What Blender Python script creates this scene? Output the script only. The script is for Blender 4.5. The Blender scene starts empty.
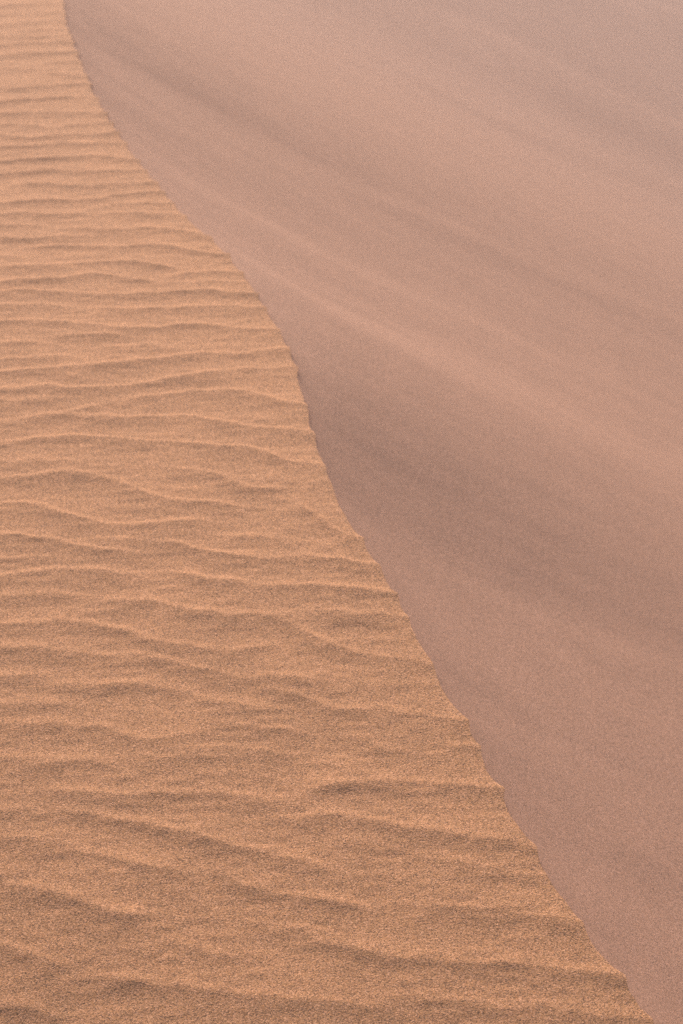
import bpy, math, random
import numpy as np

# ------------------------------------------------------------------ camera
EYE = 1.7
PITCH = math.radians(28.9)
LENS = 85.0
F = LENS / 36.0 * 1024.0
TILT = 0.05                       # the windward slope rises gently towards the brink

scene = bpy.context.scene
cam_d = bpy.data.cameras.new("camera")
cam = bpy.data.objects.new("camera", cam_d)
scene.collection.objects.link(cam)
cam.location = (0, 0, EYE)
cam.rotation_euler = (math.pi / 2 - PITCH, 0, 0)
cam_d.sensor_fit = 'VERTICAL'
cam_d.sensor_height = 36.0
cam_d.lens = LENS
cam_d.clip_start = 0.05
cam_d.clip_end = 20000
cam_d.dof.use_dof = True
cam_d.dof.focus_distance = 2.95
cam_d.dof.aperture_fstop = 8.0
scene.camera = cam


def roll(y):
    """long profile of the slope: it rolls over gently, steeper towards the viewer"""
    q = np.clip(3.7 - y, 0, None)
    z = np.where(q < 2, -.054 * q ** 2, -.216 - .216 * (q - 2))
    p = np.clip(y - 3.7, 0, None)
    z = z - np.where(p < 2.5, .014 * p ** 2, .0875 + .07 * (p - 2.5))
    e = np.clip(-y - 1, 0, None)
    return z + .216 * e * np.clip(e / 3, 0, 1)


def ground_pt(u, v):
    """where the sight line through (u, v) meets the smooth windward slope"""
    u = np.asarray(u, float); v = np.asarray(v, float)
    dx = (u - 341.5) / F
    dn = (v - 512.0) / F
    dy = math.cos(PITCH) - dn * math.sin(PITCH)
    dz = -math.sin(PITCH) - dn * math.cos(PITCH)
    k = -EYE / (dz - TILT * dx)
    for _ in range(25):
        k = (roll(k * dy) - EYE) / (dz - TILT * dx)
    return k * dx, k * dy


# ------------------------------------------------------------------ noise
def _hash(ix, iy, seed):
    n = (ix.astype(np.int64) * 374761393 + iy.astype(np.int64) * 668265263 + seed * 2147483647) & 0xFFFFFFFF
    n = ((n ^ (n >> 13)) * 1274126177) & 0xFFFFFFFF
    n = n ^ (n >> 16)
    return (n & 0xFFFF) / 65535.0


def noise(x, y, seed=0):
    ix = np.floor(x); iy = np.floor(y)
    fx = x - ix; fy = y - iy
    fx = fx * fx * fx * (fx * (fx * 6 - 15) + 10)
    fy = fy * fy * fy * (fy * (fy * 6 - 15) + 10)
    a = _hash(ix, iy, seed); b = _hash(ix + 1, iy, seed)
    c = _hash(ix, iy + 1, seed); d = _hash(ix + 1, iy + 1, seed)
    return ((a + (b - a) * fx) * (1 - fy) + (c + (d - c) * fx) * fy) * 2 - 1


def fbm(x, y, seed=0, octv=3):
    s = 0; a = 1.0; t = 0
    for k in range(octv):
        s = s + a * noise(x * 2 ** k + 17.3 * k, y * 2 ** k - 9.1 * k, seed + k)
        t += a; a *= .5
    return s / t


def sstep(x, a, b):
    t = np.clip((x - a) / (b - a), 0, 1)
    return t * t * (3 - 2 * t)


# ------------------------------------------------------------------ brink line
BRINK = [(64, 0), (67, 25), (78, 55), (94, 92), (113, 125), (139, 160), (160, 184), (185, 214), (214, 238),
         (240, 268), (257, 293), (269, 312), (281, 331), (290, 349), (298, 370), (304, 395), (308, 412),
         (314, 435), (323, 460), (331, 484), (344, 512), (358, 537), (376, 567), (391, 594), (407, 619),
         (423, 650), (439, 682), (459, 718), (479, 760), (496, 790), (508, 812), (527, 845), (545, 872),
         (582, 932), (616, 983), (646, 1024)]
bu, bv = np.array(BRINK, float).T
bx, by = ground_pt(bu, bv)
o = np.argsort(by); bx = bx[o]; by = by[o]
# run the brink on, nearer than the frame and beyond it, with slow bends
yn = np.linspace(-30, by[0] - .35, 60)
xn = bx[0] + .37 * (by[0] - yn) + .25 * np.sin((by[0] - yn) * .35) * np.clip((by[0] - yn) / 4, 0, 1)
yf = np.linspace(by[-1] + .3, 60, 90)
q = yf - by[-1]
xf = bx[-1] - .10 * q - .14 * q * np.clip(q / 2, 0, 1) - .5 * np.sin(q * .3) * np.clip(q / 6, 0, 1)
BX = np.concatenate([xn, bx, xf]); BY = np.concatenate([yn, by, yf])
ts = np.arange(-30, 60, .004)
raw = np.interp(ts, BY, BX)


def smooth(a, sig, step=.004):
    n = int(sig * 3 / step)
    k = np.exp(-.5 * (np.arange(-n, n + 1) * step / sig) ** 2); k /= k.sum()
    return np.convolve(np.pad(a, n, mode='edge'), k, mode='valid')


C_MID = smooth(raw, .035)
C_SM = smooth(raw, .14)


def c_mid(t): return np.interp(t, ts, C_MID)
def c_sm(t): return np.interp(t, ts, C_SM)


# ------------------------------------------------------------------ ripple crests, each with its own strength
R = [  # strength, points (crest line of one ripple)
 (.7, [(-60, 7), (0, 6), (40, 4), (75, 4)]),
 (.7, [(-60, 17), (0, 16), (40, 14), (80, 13)]),
 (.7, [(-60, 28), (0, 26), (35, 23), (85, 21)]),
 (.7, [(10, 32), (50, 31), (90, 30)]),
 (.7, [(-60, 40), (0, 37), (45, 38), (90, 37)]),
 (.9, [(-60, 50), (0, 47), (40, 45), (95, 42)]),
 (.9, [(-60, 60), (0, 58), (45, 54), (100, 54)]),
 (.7, [(40, 64), (70, 62), (105, 63)]),
 (.6, [(-60, 73), (0, 69), (40, 71), (60, 70)]),
 (.8, [(35, 74), (60, 76), (110, 77)]),
 (.9, [(-60, 92), (0, 89), (45, 87), (110, 85)]),
 (1., [(-60, 106), (0, 104), (50, 99), (120, 98)]),
 (1., [(-60, 117), (0, 115), (60, 112), (130, 112)]),
 (.9, [(58, 126), (85, 124), (135, 120)]),
 (.7, [(-60, 126), (0, 126), (30, 125), (55, 128)]),
 (.9, [(-60, 136), (0, 135), (35, 138), (70, 135), (140, 130)]),
 (.9, [(-60, 149), (0, 147), (60, 144), (145, 140)]),
 (1., [(-60, 163), (0, 161), (40, 158), (95, 155), (130, 158), (155, 160)]),
 (1., [(-60, 176), (0, 174), (30, 172), (60, 170), (100, 170), (165, 167)]),
 (1., [(10, 184), (60, 184), (100, 183), (170, 179)]),
 (1., [(-60, 207), (0, 203), (30, 200), (80, 199), (104, 196), (126, 192), (175, 188)]),
 (1., [(96, 205), (130, 203), (185, 200)]),
 (.8, [(-60, 214), (0, 213), (20, 211), (45, 214), (90, 211)]),
 (1., [(105, 213), (150, 213), (200, 213)]),
 (.6, [(55, 222), (88, 218)]),
 (.9, [(-60, 226), (0, 224), (30, 226), (45, 226)]),
 (1.1, [(58, 228), (100, 230), (140, 227), (175, 229), (200, 232), (225, 236)]),
 (1., [(-60, 236), (0, 238), (26, 242), (60, 238), (90, 237)]),
 (1., [(22, 249), (60, 248), (105, 246), (140, 245), (170, 247), (200, 252), (250, 255)]),
 (.6, [(-60, 256), (0, 257), (30, 259)]),
 (1.1, [(-60, 272), (12, 270), (60, 267), (100, 263), (130, 261), (165, 266), (185, 269)]),
 (1., [(165, 276), (205, 273), (265, 269)]),
 (1.1, [(-60, 290), (0, 286), (50, 281), (90, 276), (130, 280), (160, 282)]),
 (.6, [(180, 284), (220, 281), (262, 281)]),
 (1.1, [(-60, 296), (0, 297), (23, 295), (60, 296), (110, 298), (140, 296), (200, 291), (230, 293), (275, 293)]),
 (.7, [(-60, 312), (0, 309), (45, 308), (80, 310)]),
 (1., [(85, 312), (120, 311), (150, 309), (180, 309), (220, 306), (285, 309)]),
 (1.1, [(-60, 328), (0, 326), (50, 324), (85, 327), (115, 331), (150, 329), (180, 326), (205, 325), (230, 329), (300, 331)]),
 (.9, [(50, 340), (85, 338), (125, 338)]),
 (.9, [(-60, 353), (0, 349), (35, 346), (55, 348)]),
 (.6, [(90, 352), (120, 349), (155, 344), (175, 350)]),
 (1.1, [(-60, 371), (0, 367), (35, 363), (62, 360), (90, 362)]),
 (1.2, [(-60, 385), (0, 379), (45, 374), (80, 370), (130, 363), (170, 360), (220, 354), (310, 347)]),
 (1.2, [(-60, 401), (0, 397), (50, 391), (100, 391), (140, 387), (170, 381), (200, 375), (250, 370), (320, 367)]),
 (.8, [(60, 377), (80, 380), (100, 381)]),
 (.9, [(-60, 412), (0, 408), (40, 403), (65, 402)]),
 (1.1, [(118, 401), (160, 397), (200, 393), (240, 392), (262, 396), (285, 404), (330, 409)]),
 (.9, [(-60, 433), (0, 427), (30, 423), (60, 418), (90, 410), (115, 405)]),
 (1.1, [(75, 421), (110, 419), (150, 419), (190, 416), (212, 423), (250, 428), (335, 434)]),
 (1.1, [(-60, 451), (0, 446), (40, 443), (80, 440), (130, 444), (170, 446), (220, 446), (250, 448), (270, 456), (294, 465), (345, 467)]),
 (.9, [(-60, 466), (0, 465), (35, 463), (65, 465)]),
 (1., [(150, 465), (180, 469), (200, 471), (217, 476), (241, 488), (262, 491), (290, 491)]),
 (.8, [(295, 484), (315, 483), (350, 485)]),
 (1., [(-60, 478), (0, 480), (30, 480), (60, 476), (80, 475), (117, 485), (140, 494), (176, 502), (200, 504), (250, 508)]),
 (1.1, [(280, 503), (297, 507), (311, 513), (322, 525), (340, 535), (385, 541)]),
 (1.2, [(-60, 505), (0, 506), (29, 506), (59, 513), (85, 521), (102, 525), (135, 528), (176, 523), (205, 522)]),
 (.8, [(215, 537), (250, 539), (300, 540)]),
 (1.1, [(-60, 536), (0, 538), (53, 541), (79, 551), (126, 557), (150, 558)]),
 (1.2, [(150, 544), (180, 548), (205, 555), (238, 561), (273, 559), (310, 557), (345, 561), (400, 572)]),
 (.7, [(90, 540), (125, 543), (150, 543)]),
 (.6, [(-60, 562), (0, 562), (40, 560), (70, 563)]),
 (1.1, [(-60, 581), (0, 579), (29, 576), (88, 574), (135, 580), (150, 581)]),
 (1.2, [(165, 577), (200, 581), (244, 585), (275, 588), (317, 590), (420, 595)]),
 (.8, [(-60, 602), (0, 600), (30, 596), (60, 595), (90, 598)]),
 (1.1, [(90, 600), (120, 602), (175, 611), (225, 617), (280, 620), (300, 620)]),
 (1.1, [(310, 615), (350, 617), (430, 618)]),
 (1.2, [(-60, 624), (0, 625), (35, 624), (64, 620), (97, 626), (122, 634), (161, 643), (209, 650), (240, 652), (275, 650)]),
 (1.3, [(270, 622), (286, 627), (322, 644), (350, 652), (380, 660), (410, 664), (460, 672)]),
 (1., [(-60, 646), (0, 648), (42, 650), (77, 657), (106, 663), (140, 661)]),
 (1.2, [(125, 656), (160, 659), (190, 666), (222, 677), (257, 682), (302, 680), (330, 685)]),
 (1.1, [(-60, 677), (0, 677), (32, 677), (55, 679)]),
 (1., [(45, 691), (97, 690), (129, 686), (161, 692), (193, 700), (222, 706), (270, 713)]),
 (1.3, [(268, 692), (290, 698), (309, 704), (347, 712), (380, 715), (413, 719), (490, 728)]),
 (.9, [(-60, 707), (0, 709), (40, 708), (75, 710)]),
 (.6, [(100, 713), (130, 716), (160, 716)]),
 (1.1, [(-60, 731), (0, 729), (55, 729), (97, 732), (130, 740), (160, 741), (205, 738), (225, 740)]),
 (.8, [(230, 728), (260, 731), (300, 738), (330, 741)]),
 (1., [(345, 738), (365, 746), (385, 752), (410, 756)]),
 (1.1, [(415, 750), (440, 750), (474, 753), (515, 757)]),
 (1., [(-60, 757), (0, 758), (35, 764), (70, 768), (98, 765), (123, 771), (140, 777)]),
 (1., [(130, 764), (169, 760), (200, 757), (238, 755), (270, 756), (300, 763)]),
 (.8, [(318, 764), (345, 769), (370, 770)]),
 (1.2, [(30, 790), (60, 794), (88, 798), (134, 799), (155, 794), (190, 796), (235, 798), (285, 804)]),
 (.7, [(-60, 782), (0, 784), (30, 786)]),
 (1.2, [(300, 798), (330, 792), (354, 787), (393, 787), (440, 791), (470, 792), (540, 799)]),
 (1.2, [(50, 814), (98, 822), (141, 826), (183, 835), (211, 844), (235, 853), (270, 858), (305, 866), (325, 870)]),
 (.6, [(-60, 808), (0, 811), (40, 812)]),
 (1.2, [(270, 819), (284, 820), (340, 824), (383, 828), (420, 835), (453, 842), (488, 846), (580, 857)]),
 (1., [(-60, 842), (0, 842), (53, 846), (88, 860), (141, 870), (176, 880), (195, 884)]),
 (.7, [(330, 848), (365, 850), (400, 853)]),
 (1., [(410, 862), (440, 868), (475, 872), (520, 875)]),
 (.8, [(170, 900), (195, 905), (215, 916)]),
 (1.2, [(215, 880), (242, 893), (275, 897), (305, 899), (340, 906), (376, 914)]),
 (1., [(400, 908), (440, 911), (475, 913), (520, 917), (610, 930)]),
 (1.3, [(-60, 862), (0, 880), (21, 888), (63, 903), (102, 917), (133, 922), (155, 922)]),
 (.8, [(260, 928), (290, 934), (320, 938)]),
 (.8, [(150, 946), (180, 951), (220, 960), (250, 966)]),
 (1.3, [(310, 943), (339, 952), (378, 956), (431, 960), (467, 965), (542, 974), (660, 985)]),
 (1.3, [(-60, 915), (0, 940), (28, 950), (55, 963), (75, 970)]),
 (1.2, [(95, 975), (112, 983), (148, 987), (183, 992), (240, 999), (273, 1003), (325, 1008), (368, 1014), (400, 1016)]),
 (1.1, [(380, 1004), (430, 1011), (500, 1016), (570, 1017), (700, 1022)]),
 (1., [(-60, 985), (0, 1000), (40, 1012), (80, 1030)]),
 (1., [(60, 1042), (140, 1040), (240, 1050), (340, 1062)]),
 (1., [(380, 1046), (460, 1054), (560, 1058), (720, 1066)]),
 (1., [(-60, 1050), (20, 1060), (100, 1078), (200, 1086)]),
]
LAM = .074
AMP = .0040


def ripples(X, Y):
    """height of the wind ripples at X (columns vary), Y"""
    H = np.zeros_like(X)
    wob = .007 * noise(X * 12, Y * 9, 5) + .0035 * noise(X * 38, Y * 25, 6)
    for st, pts in R:
        p = np.array(pts, float)
        px, py = ground_pt(p[:, 0], p[:, 1])
        lo, hi = px[0], px[-1]
        m = (Y > py.min() - .16) & (Y < py.max() + .2) & (X > lo - .12) & (X < hi + .12)
        if not m.any():
            continue
        x = X[m]; y = Y[m] + wob[m]
        # smooth crest line
        gx = np.linspace(lo - .15, hi + .15, 160)
        gy = np.interp(gx, px, py)
        sl0 = (py[1] - py[0]) / (px[1] - px[0]); sl1 = (py[-1] - py[-2]) / (px[-1] - px[-2])
        gy = np.where(gx < lo, py[0] + (gx - lo) * sl0, gy); gy = np.where(gx > hi, py[-1] + (gx - hi) * sl1, gy)
        k = np.exp(-.5 * (np.arange(-40, 41) * (gx[1] - gx[0]) / .013) ** 2); k /= k.sum()
        gy = np.convolve(np.pad(gy, 40, mode='edge'), k, mode='valid')
        yc = np.interp(x, gx, gy)
        dy = (y - yc)
        tap = .05
        env = sstep(x, lo - tap * .5, lo + tap) * (1 - sstep(x, hi - tap, hi + tap * .5))
        far = sstep(y, 2.35, 3.3); fr2 = sstep(y, 3.2, 4.2)
        lw = .019 + .009 * far - .010 * fr2
        lee = np.exp(-(np.clip(-dy, 0, None) / lw) ** 1.4)
        # the wind side: a short bright facet behind the crest, then a long gentle ramp
        dp = np.clip(dy, 0, None)
        fr = .24 + .28 * far + .08 * fr2
        sto = fr * np.clip(1 - dp / (.016 - .004 * far + .002 * fr2), 0, 1) ** 1.15 + (1 - fr) * np.exp(-dp / (.038 - .014 * fr2))
        prof = np.where(dy < 0, lee, sto)
        r = .75 + .25 * st
        H[m] += AMP * (.86 + .14 * far + .28 * fr2) * st * (.95 + .35 * noise(x * 11, y * 3, 11) + .15 * noise(x * 32, y * 3, 12)) * env * prof
    return H


def wild_ripples(X, Y):
    """the same kind of ripples where the photograph does not reach"""
    ph = Y / LAM + 1.1 * noise(X * 1.6, Y * 1.2, 21) + .55 * noise(X * 4.2, Y * 5, 22) + .6 * X
    f = ph - np.floor(ph)
    # f runs 0 (crest) .. up the far side; the near side is the steep one
    prof = np.where(f > .72, sstep(f, .72, 1.), (1 - f / .72) ** 1.6)
    return AMP * .85 * prof * (.65 + .35 * noise(X * 2.5, Y * 4, 23))


def fine(X, Y):
    # faint crossing ripplets and small unevenness of wind-laid sand
    a = .00065 * noise(X * 10 + Y * 6, Y * 42, 31)
    b = .0006 * noise(X * 40, Y * 100, 32)
    c = .0007 * noise(X * 7, Y * 20, 33)
    return a + b + c


# frame footprint on the slope, for blending traced and free ripples
def inside(X, Y):
    yn_ = 1.72; yf_ = 6.1
    e = sstep(Y, yn_, yn_ + .1) * (1 - sstep(Y, 6.0, 6.4))
    left = -.17 * Y - .0
    return e * sstep(X, left - .12, left + .0)


def base_w(X, Y):
    z = TILT * X + roll(Y)
    h = np.clip(2.25 - Y - (X + .15) * .8, 0, .9)
    z = z - .13 * h ** 2
    # slow swell of the slope, and the dune's long back falling away to the left
    s = np.clip(c_sm(Y) - X, 0, None)
    z = z + .010 * noise(X * 1.3 + 3, Y * 1.1, 41) * sstep(Y, 0.5, 1.5)
    back = np.clip(s - 2.0, 0, None)
    z = z - .0045 * back ** 2 - .03 * back
    return z


FLOOR = -7.0


def endfade(Y):
    return sstep(Y, -28, -9) * (1 - sstep(Y, 34, 58))


def settle(Z, Y):
    e = endfade(Y)
    Z = FLOOR - .3 + (Z - FLOOR + .3) * e
    return np.maximum(Z, FLOOR - .3)


# ------------------------------------------------------------------ meshes
def grid_mesh(name, P, mat, label):
    n, m, _ = P.shape
    me = bpy.data.meshes.new(name)
    me.vertices.add(n * m)
    me.vertices.foreach_set('co', P.reshape(-1).astype(np.float32))
    i = np.arange(n * m).reshape(n, m)
    q = np.stack([i[:-1, :-1], i[:-1, 1:], i[1:, 1:], i[1:, :-1]], -1).reshape(-1, 4)
    nf = len(q)
    me.loops.add(nf * 4); me.polygons.add(nf)
    me.loops.foreach_set('vertex_index', q.reshape(-1).astype(np.int32))
    me.polygons.foreach_set('loop_start', (np.arange(nf) * 4).astype(np.int32))
    me.polygons.foreach_set('loop_total', np.full(nf, 4, np.int32))
    me.polygons.foreach_set('use_smooth', np.ones(nf, bool))
    me.update(); me.validate()
    if me.polygons[0].normal.z < 0:
        me.flip_normals()
    me.materials.append(mat)
    ob = bpy.data.objects.new(name, me)
    scene.collection.objects.link(ob)
    ob['kind'] = 'structure'
    ob['label'] = label
    return ob


def steps(*segs):
    out = [np.array([segs[0][0]])]
    for a, b, d0, d1 in segs:
        v = [a]
        while v[-1] < b:
            f = (v[-1] - a) / (b - a)
            v.append(v[-1] + d0 + (d1 - d0) * f)
        v[-1] = b
        out.append(np.array(v[1:]))
    return np.concatenate(out)


# ---- sand material
def sand(name, tint, contrast, bump):
    m = bpy.data.materials.new(name); m.use_nodes = True
    nt = m.node_tree; N = nt.nodes; L = nt.links
    bs = N['Principled BSDF']
    bs.inputs['Roughness'].default_value = .85
    bs.inputs['Specular IOR Level'].default_value = .25
    tc = N.new('ShaderNodeTexCoord')

    def vor(scale, r=1.0):
        v = N.new('ShaderNodeTexVoronoi'); v.inputs['Scale'].default_value = scale
        v.inputs['Randomness'].default_value = r
        L.new(tc.outputs['Object'], v.inputs['Vector']); return v

    def noi(scale, det, rough=.5):
        v = N.new('ShaderNodeTexNoise'); v.inputs['Scale'].default_value = scale
        v.inputs['Detail'].default_value = det; v.inputs['Roughness'].default_value = rough
        L.new(tc.outputs['Object'], v.inputs['Vector']); return v

    # each grain (about 1 mm, and finer ones between) has its own mineral colour
    g1 = vor(900)
    sep = N.new('ShaderNodeSeparateColor'); L.new(g1.outputs['Color'], sep.inputs[0])
    ramp = N.new('ShaderNodeValToRGB'); L.new(sep.outputs[0], ramp.inputs[0])
    cr = ramp.color_ramp; cr.interpolation = 'LINEAR'
    t = np.array(tint)
    c = contrast

    def col(k, shift=(0, 0, 0)):
        v = np.clip(t * (1 + (k - 1) * c) + np.array(shift) * c, .01, .95); return (*v, 1)
    cr.elements[0].position = 0; cr.elements[0].color = col(.25)
    cr.elements[1].position = 1; cr.elements[1].color = col(1.55, (.03, .05, .07))
    for pos, k, sh in ((.15, .6, (-.01, .0, .01)), (.4, .95, (.03, -.01, -.02)), (.6, 1.05, (-.01, .01, .0)), (.85, 1.3, (.02, .0, .02))):
        e = cr.elements.new(pos); e.color = col(k, sh)
    # patches where the wind has sorted darker, heavier grains from light ones
    n1 = noi(9, 4, .6); n2 = noi(160, 2)
    mr = N.new('ShaderNodeMapRange'); L.new(n1.outputs['Fac'], mr.inputs[0])
    mr.inputs[1].default_value = .3; mr.inputs[2].default_value = .7
    mr.inputs[3].default_value = .95; mr.inputs[4].default_value = 1.05
    mr2 = N.new('ShaderNodeMapRange'); L.new(n2.outputs['Fac'], mr2.inputs[0])
    mr2.inputs[1].default_value = .25; mr2.inputs[2].default_value = .75
    mr2.inputs[3].default_value = .93; mr2.inputs[4].default_value = 1.07
    mu = N.new('ShaderNodeMath'); mu.operation = 'MULTIPLY'
    L.new(mr.outputs[0], mu.inputs[0]); L.new(mr2.outputs[0], mu.inputs[1])
    vm = N.new('ShaderNodeVectorMath'); vm.operation = 'SCALE'
    L.new(ramp.outputs[0], vm.inputs[0]); L.new(mu.outputs[0], vm.inputs['Scale'])
    n3 = noi(420, 1); mr3 = N.new('ShaderNodeMapRange'); L.new(n3.outputs['Fac'], mr3.inputs[0])
    mr3.inputs[1].default_value = .25; mr3.inputs[2].default_value = .75
    mr3.inputs[3].default_value = 1 - .13 * c; mr3.inputs[4].default_value = 1 + .13 * c
    vm2 = N.new('ShaderNodeVectorMath'); vm2.operation = 'SCALE'
    L.new(vm.outputs[0], vm2.inputs[0]); L.new(mr3.outputs[0], vm2.inputs['Scale'])
    L.new(vm2.outputs[0], bs.inputs['Base Color'])
    # grain relief
    b1 = noi(420, 2, .6)
    bp = N.new('ShaderNodeBump'); bp.inputs['Strength'].default_value = 1.0
    bp.inputs['Distance'].default_value = bump
    L.new(b1.outputs['Fac'], bp.inputs['Height'])
    L.new(bp.outputs[0], bs.inputs['Normal'])
    return m


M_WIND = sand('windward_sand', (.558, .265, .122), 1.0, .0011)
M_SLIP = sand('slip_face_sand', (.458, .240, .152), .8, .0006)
M_FLOOR = sand('desert_sand', (.45, .285, .18), .3, .0006)

# ---- windward slope
T = steps((-30, 0, .8, .15), (0, 1.5, .15, .004), (1.5, 6.2, .003, .003), (6.2, 9, .004, .02), (9, 60, .05, 1.5))
S = steps((0, .10, .0015, .003), (.10, 1.6, .004, .008), (1.6, 3.4, .008, .014), (3.4, 8, .03, .3), (8, 40, .4, 3))
cm = c_mid(T)


def brink_fine(t):
    x = c_mid(t)
    h = ripples(x, t) * inside(x, t) + wild_ripples(x, t) * (1 - inside(x, t)) * sstep(t, .5, 1.4) * (1 - sstep(t, 7, 9))
    return x, h


xb, hb = brink_fine(T)
# the slip face cuts the ripples: each crest stands a little further out
OFF = .0035
saw = hb * (1.3 + 1.4 * (1 - sstep(T, 2.7, 3.2)) + .5 * sstep(T, 3.9, 4.3)) - OFF + .0012 * noise(T * 60, T * 0, 51) * sstep(T, 1, 1.5) * (1 - sstep(T, 7, 9))
XB = xb + saw
Xw = XB[:, None] - S[None, :]
Yw = np.repeat(T[:, None], len(S), 1)
ins = inside(Xw, Yw)
near = sstep(Yw, .5, 1.4) * (1 - sstep(Yw, 7, 9)) * (1 - sstep(np.repeat(S[None, :], len(T), 0), 2.9, 3.4))
Zw = base_w(Xw, Yw) + ripples(Xw, Yw) * ins + wild_ripples(Xw, Yw) * (1 - ins) * near + fine(Xw, Yw) * near
# the very lip is rounded off by a few grains
Zw = Zw - .0012 * np.exp(-S[None, :] / .004)
ZB = Zw[:, 0].copy()
Zw = settle(Zw, Yw)
grid_mesh('windward_slope', np.stack([Xw, Yw, Zw], -1), M_WIND,
          'orange sunlit wind-rippled dune slope left of the winding brink')

# ---- slip face: ruled down from the brink along the fall line
A_, B_ = .958, .287
D = steps((0, .02, .0012, .002), (.02, .06, .002, .005), (.06, .6, .006, .015), (.6, 6, .02, .05), (6, 22, .08, .5))
Ts = T[(T < 1.5) | (T > 6.2) | (np.arange(len(T)) % 2 == 0)]
XBs = np.interp(Ts, T, XB); ZBs = np.interp(Ts, T, ZB)
Dd = D[None, :]; Tt = Ts[:, None]
w = np.exp(-Dd / .005)
wm = np.exp(-Dd / .30)
w2 = np.exp(-Dd / 1.2)
zb_sm = base_w(c_sm(T), T)
csm2 = np.interp(ts, ts, smooth(C_SM, .5))
cx = XBs[:, None] * w + (1 - w) * wm * (c_mid(Tt) - OFF) + (1 - w) * (1 - wm) * ((c_sm(Tt) - OFF) * w2 + (1 - w2) * np.interp(Tt, ts, csm2))
Xs = cx + A_ * Dd
Ys = Tt + B_ * Dd
zbs = np.interp(Ts, T, zb_sm)[:, None]
drop = .62 * Dd + .028 * (1 - np.exp(-Dd / .14)) + .055 * (1 - sstep(Tt, 3.2, 4.0)) * (1 - np.exp(-Dd / .30)) * np.exp(-Dd / .7) * 1.35 + .004 * (1 - np.exp(-Dd / .004)) - .009 * np.clip(Dd - .4, 0, 12) ** 2 - .008 * np.clip(Dd - 3, 0, 6) ** 2
Zs = (ZBs[:, None] * w + (1 - w) * zbs) - drop


def slip_pt(u, v):
    """(t, d) on the slip face seen at (u, v), found on the plain ruled face"""
    dx = (u - 341.5) / F; dn = (v - 512.0) / F
    dy = math.cos(PITCH) - dn * math.sin(PITCH); dz = -math.sin(PITCH) - dn * math.cos(PITCH)
    lo = 1.0
    best = None
    for k in np.arange(1.5, 24, .01):
        x, y, z = k * dx, k * dy, EYE + k * dz
        d = 0
        for _ in range(12):
            t = y - B_ * d
            d = max(0., (x - c_sm(t)) / A_ )
        zz = float(TILT * c_sm(t) + roll(t)) - (.62 * d - .009 * max(d - .4, 0) ** 2 - .008 * max(d - 3, 0) ** 2)
        if z <= zz:
            return t, d
    return t, d


# streaks of fallen and blown sand: (sign * slope, half width, points);  + turns to the light, - away
STREAKS = [
 (-.30, .12, .10, .7, [(66, 4), (160, 62), (260, 112), (342, 155), (440, 200)]),
 (-.12, .13, .10, 12, [(265, -8), (342, 33), (420, 78), (510, 123), (600, 160), (700, 200)]),
 (+.15, .20, .10, 60, [(440, 2), (520, 43), (600, 83), (700, 135)]),
 (-.05, .40, .05, 60, [(520, -30), (600, 0), (700, 45)]),
 (+.20, .30, .05, 60, [(600, -20), (640, -4), (700, 18)]),
 (-.05, .40, .05, 60, [(540, 88), (620, 128), (700, 170)]),
 (+.20, .075, .3, 1.2, [(105, 113), (180, 160), (270, 205), (342, 242), (470, 300)]),
 (-.06, .05, .25, 1.4, [(130, 150), (230, 210), (342, 262), (450, 315)]),
 (+.07, .05, .12, 6, [(340, 165), (440, 207), (520, 242), (640, 292), (700, 318)]),
 (-.08, .06, .12, 6, [(340, 178), (440, 222), (540, 265), (640, 308), (700, 335)]),
 (+.05, .05, .2, 3, [(342, 215), (450, 262), (560, 315), (683, 375)]),
 (+.30, .11, .8, .8, [(228, 240), (300, 278), (342, 300), (400, 325), (520, 375), (600, 415)]),
 (-.30, .14, .8, .24, [(292, 352), (330, 398), (400, 442), (480, 482), (580, 530), (700, 585)]),
]
for sl, wd, gr, ln, pts in STREAKS:
    td = np.array([slip_pt(*p) for p in pts])
    tt, dd = td[:, 0], td[:, 1]
    oo = np.argsort(dd); tt = tt[oo]; dd = dd[oo]
    tc = np.interp(D, dd, tt)
    k = np.interp(D, [dd[0] - .05, dd[0] + .15, max(dd[-1], dd[0] + .2), dd[-1] + 3], [0, 1, .9, 0])
    if dd[0] < .15:
        k = np.interp(D, [0, dd[-1], dd[-1] + 3], [1, .9, 0])
    k = k * np.exp(-D / ln)
    wv = wd * (1 + gr * D)
    q = (Ts[:, None] - tc[None, :]) / wv[None, :]
    # a narrow band of tilted surface: step in height across the streak
    Zs -= sl * (wv * k)[None, :] * .9 * np.tanh(q) * (1 - np.exp(-Dd / .15))  * np.exp(-(q / 6) ** 2)
Zs += .018 * noise(Tt * .9, Dd * .09, 64) * sstep(Dd, 2.5, 5) * sstep(Tt, 4, 7)
fadeN = sstep(Ts, .5, 1.4)[:, None] * (1 - sstep(Ts, 12, 20)[:, None])
Zs += (.004 * noise(Tt * 3.2, Dd * .35, 61) + .0016 * noise(Tt * 9, Dd * .6, 62) + .0004 * noise(Tt * 26, Dd * 1.1, 63)) * (1 - w) * fadeN
Zs[:, 0] = ZBs
Zs = settle(Zs, Ys)
Xs[:, 0] = XBs; Ys[:, 0] = Ts
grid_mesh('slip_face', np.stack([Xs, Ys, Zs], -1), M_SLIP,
          'smooth pinkish slip face falling away right of the brink with faint diagonal streaks')

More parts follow.
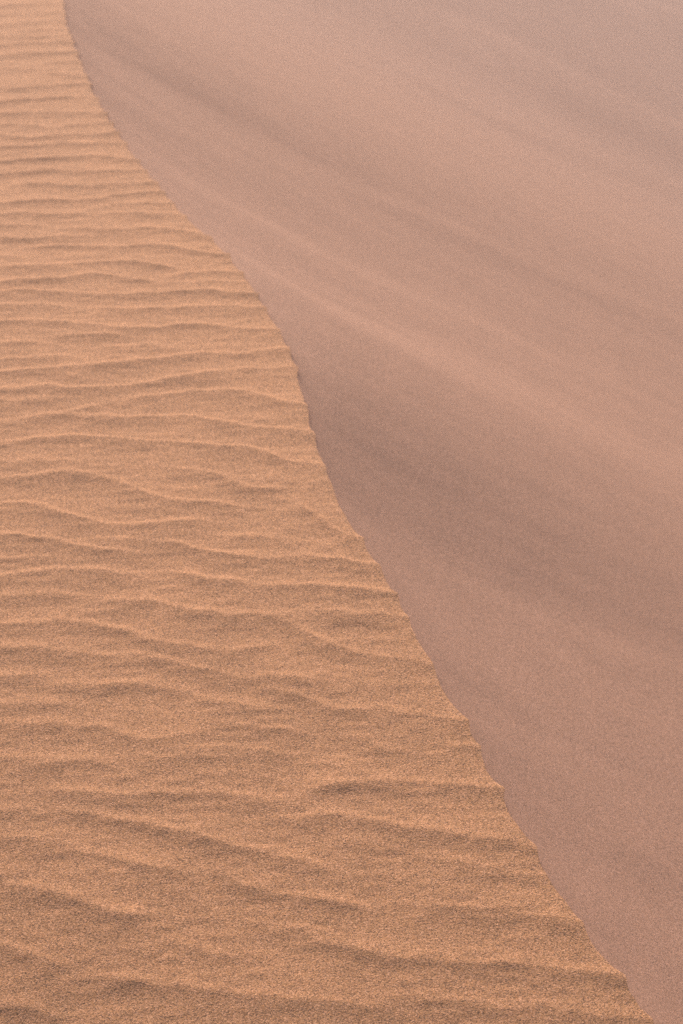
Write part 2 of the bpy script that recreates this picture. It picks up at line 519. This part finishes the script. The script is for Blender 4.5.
# ---- desert floor to the horizon
g = np.concatenate([-np.geomspace(6000, 8, 60), np.linspace(-6, 6, 9), np.geomspace(8, 6000, 60)])
GX, GY = np.meshgrid(g, g, indexing='ij')
r = np.hypot(GX, GY)
GZ = FLOOR + (4.5 * noise(GX / 90, GY / 60, 71) ) * .35 * sstep(r, 70, 600) + .0 * r
grid_mesh('desert_floor', np.stack([GX, GY, GZ], -1), M_FLOOR, 'sand plain reaching to the horizon around the dune')

# ------------------------------------------------------------------ sand dust hanging in the air
hx, z0, z1 = 6500., FLOOR - 4.0, EYE + .35
hv = [(x, y, z) for z in (z0, z1) for y in (-hx, hx) for x in (-hx, hx)]
hm = bpy.data.meshes.new('haze')
hm.from_pydata(hv, [], [(0, 2, 3, 1), (4, 5, 7, 6), (0, 1, 5, 4), (2, 6, 7, 3), (0, 4, 6, 2), (1, 3, 7, 5)])
hmat = bpy.data.materials.new('haze_air'); hmat.use_nodes = True
hn = hmat.node_tree; hn.nodes.clear()
ho = hn.nodes.new('ShaderNodeOutputMaterial'); pv = hn.nodes.new('ShaderNodeVolumePrincipled')
pv.inputs['Color'].default_value = (1.0, .81, .77, 1); pv.inputs['Density'].default_value = .023
pv.inputs['Anisotropy'].default_value = 0.35
hn.links.new(pv.outputs[0], ho.inputs['Volume'])
hm.materials.append(hmat)
haze = bpy.data.objects.new('haze', hm); scene.collection.objects.link(haze)
haze['kind'] = 'stuff'; haze['label'] = 'thin veil of blown sand dust in the air over the dune'

# ------------------------------------------------------------------ light
EL = math.radians(34); AZ = math.radians(-10)      # azimuth measured from +Y towards +X
sd = (math.cos(EL) * math.sin(AZ), math.cos(EL) * math.cos(AZ), math.sin(EL))
w_ = bpy.data.worlds.new("World"); scene.world = w_; w_.use_nodes = True
nt = w_.node_tree; bg = nt.nodes['Background']
sky = nt.nodes.new('ShaderNodeTexSky'); sky.sky_type = 'NISHITA'
sky.sun_disc = False; sky.sun_elevation = EL; sky.sun_rotation = AZ
sky.dust_density = 4.0; sky.air_density = 1.0
nt.links.new(sky.outputs[0], bg.inputs[0]); bg.inputs[1].default_value = .12
from mathutils import Vector
sl = bpy.data.lights.new('sun', 'SUN'); so = bpy.data.objects.new('sun', sl); scene.collection.objects.link(so)
sl.energy = 3.2; sl.angle = math.radians(.5); sl.color = (1.0, .93, .84)
so.rotation_euler = Vector(sd).to_track_quat('Z', 'Y').to_euler()
so.location = (-5, 10, 12)

vs = scene.view_settings
scene.display_settings.display_device = 'sRGB'
vs.view_transform = 'Standard'; vs.look = 'None'; vs.gamma = 1.0; vs.exposure = 0.0; vs.use_curve_mapping = False
scene.render.engine = 'CYCLES'
scene.cycles.use_denoising = False
scene.cycles.use_adaptive_sampling = False
scene.cycles.max_bounces = 4
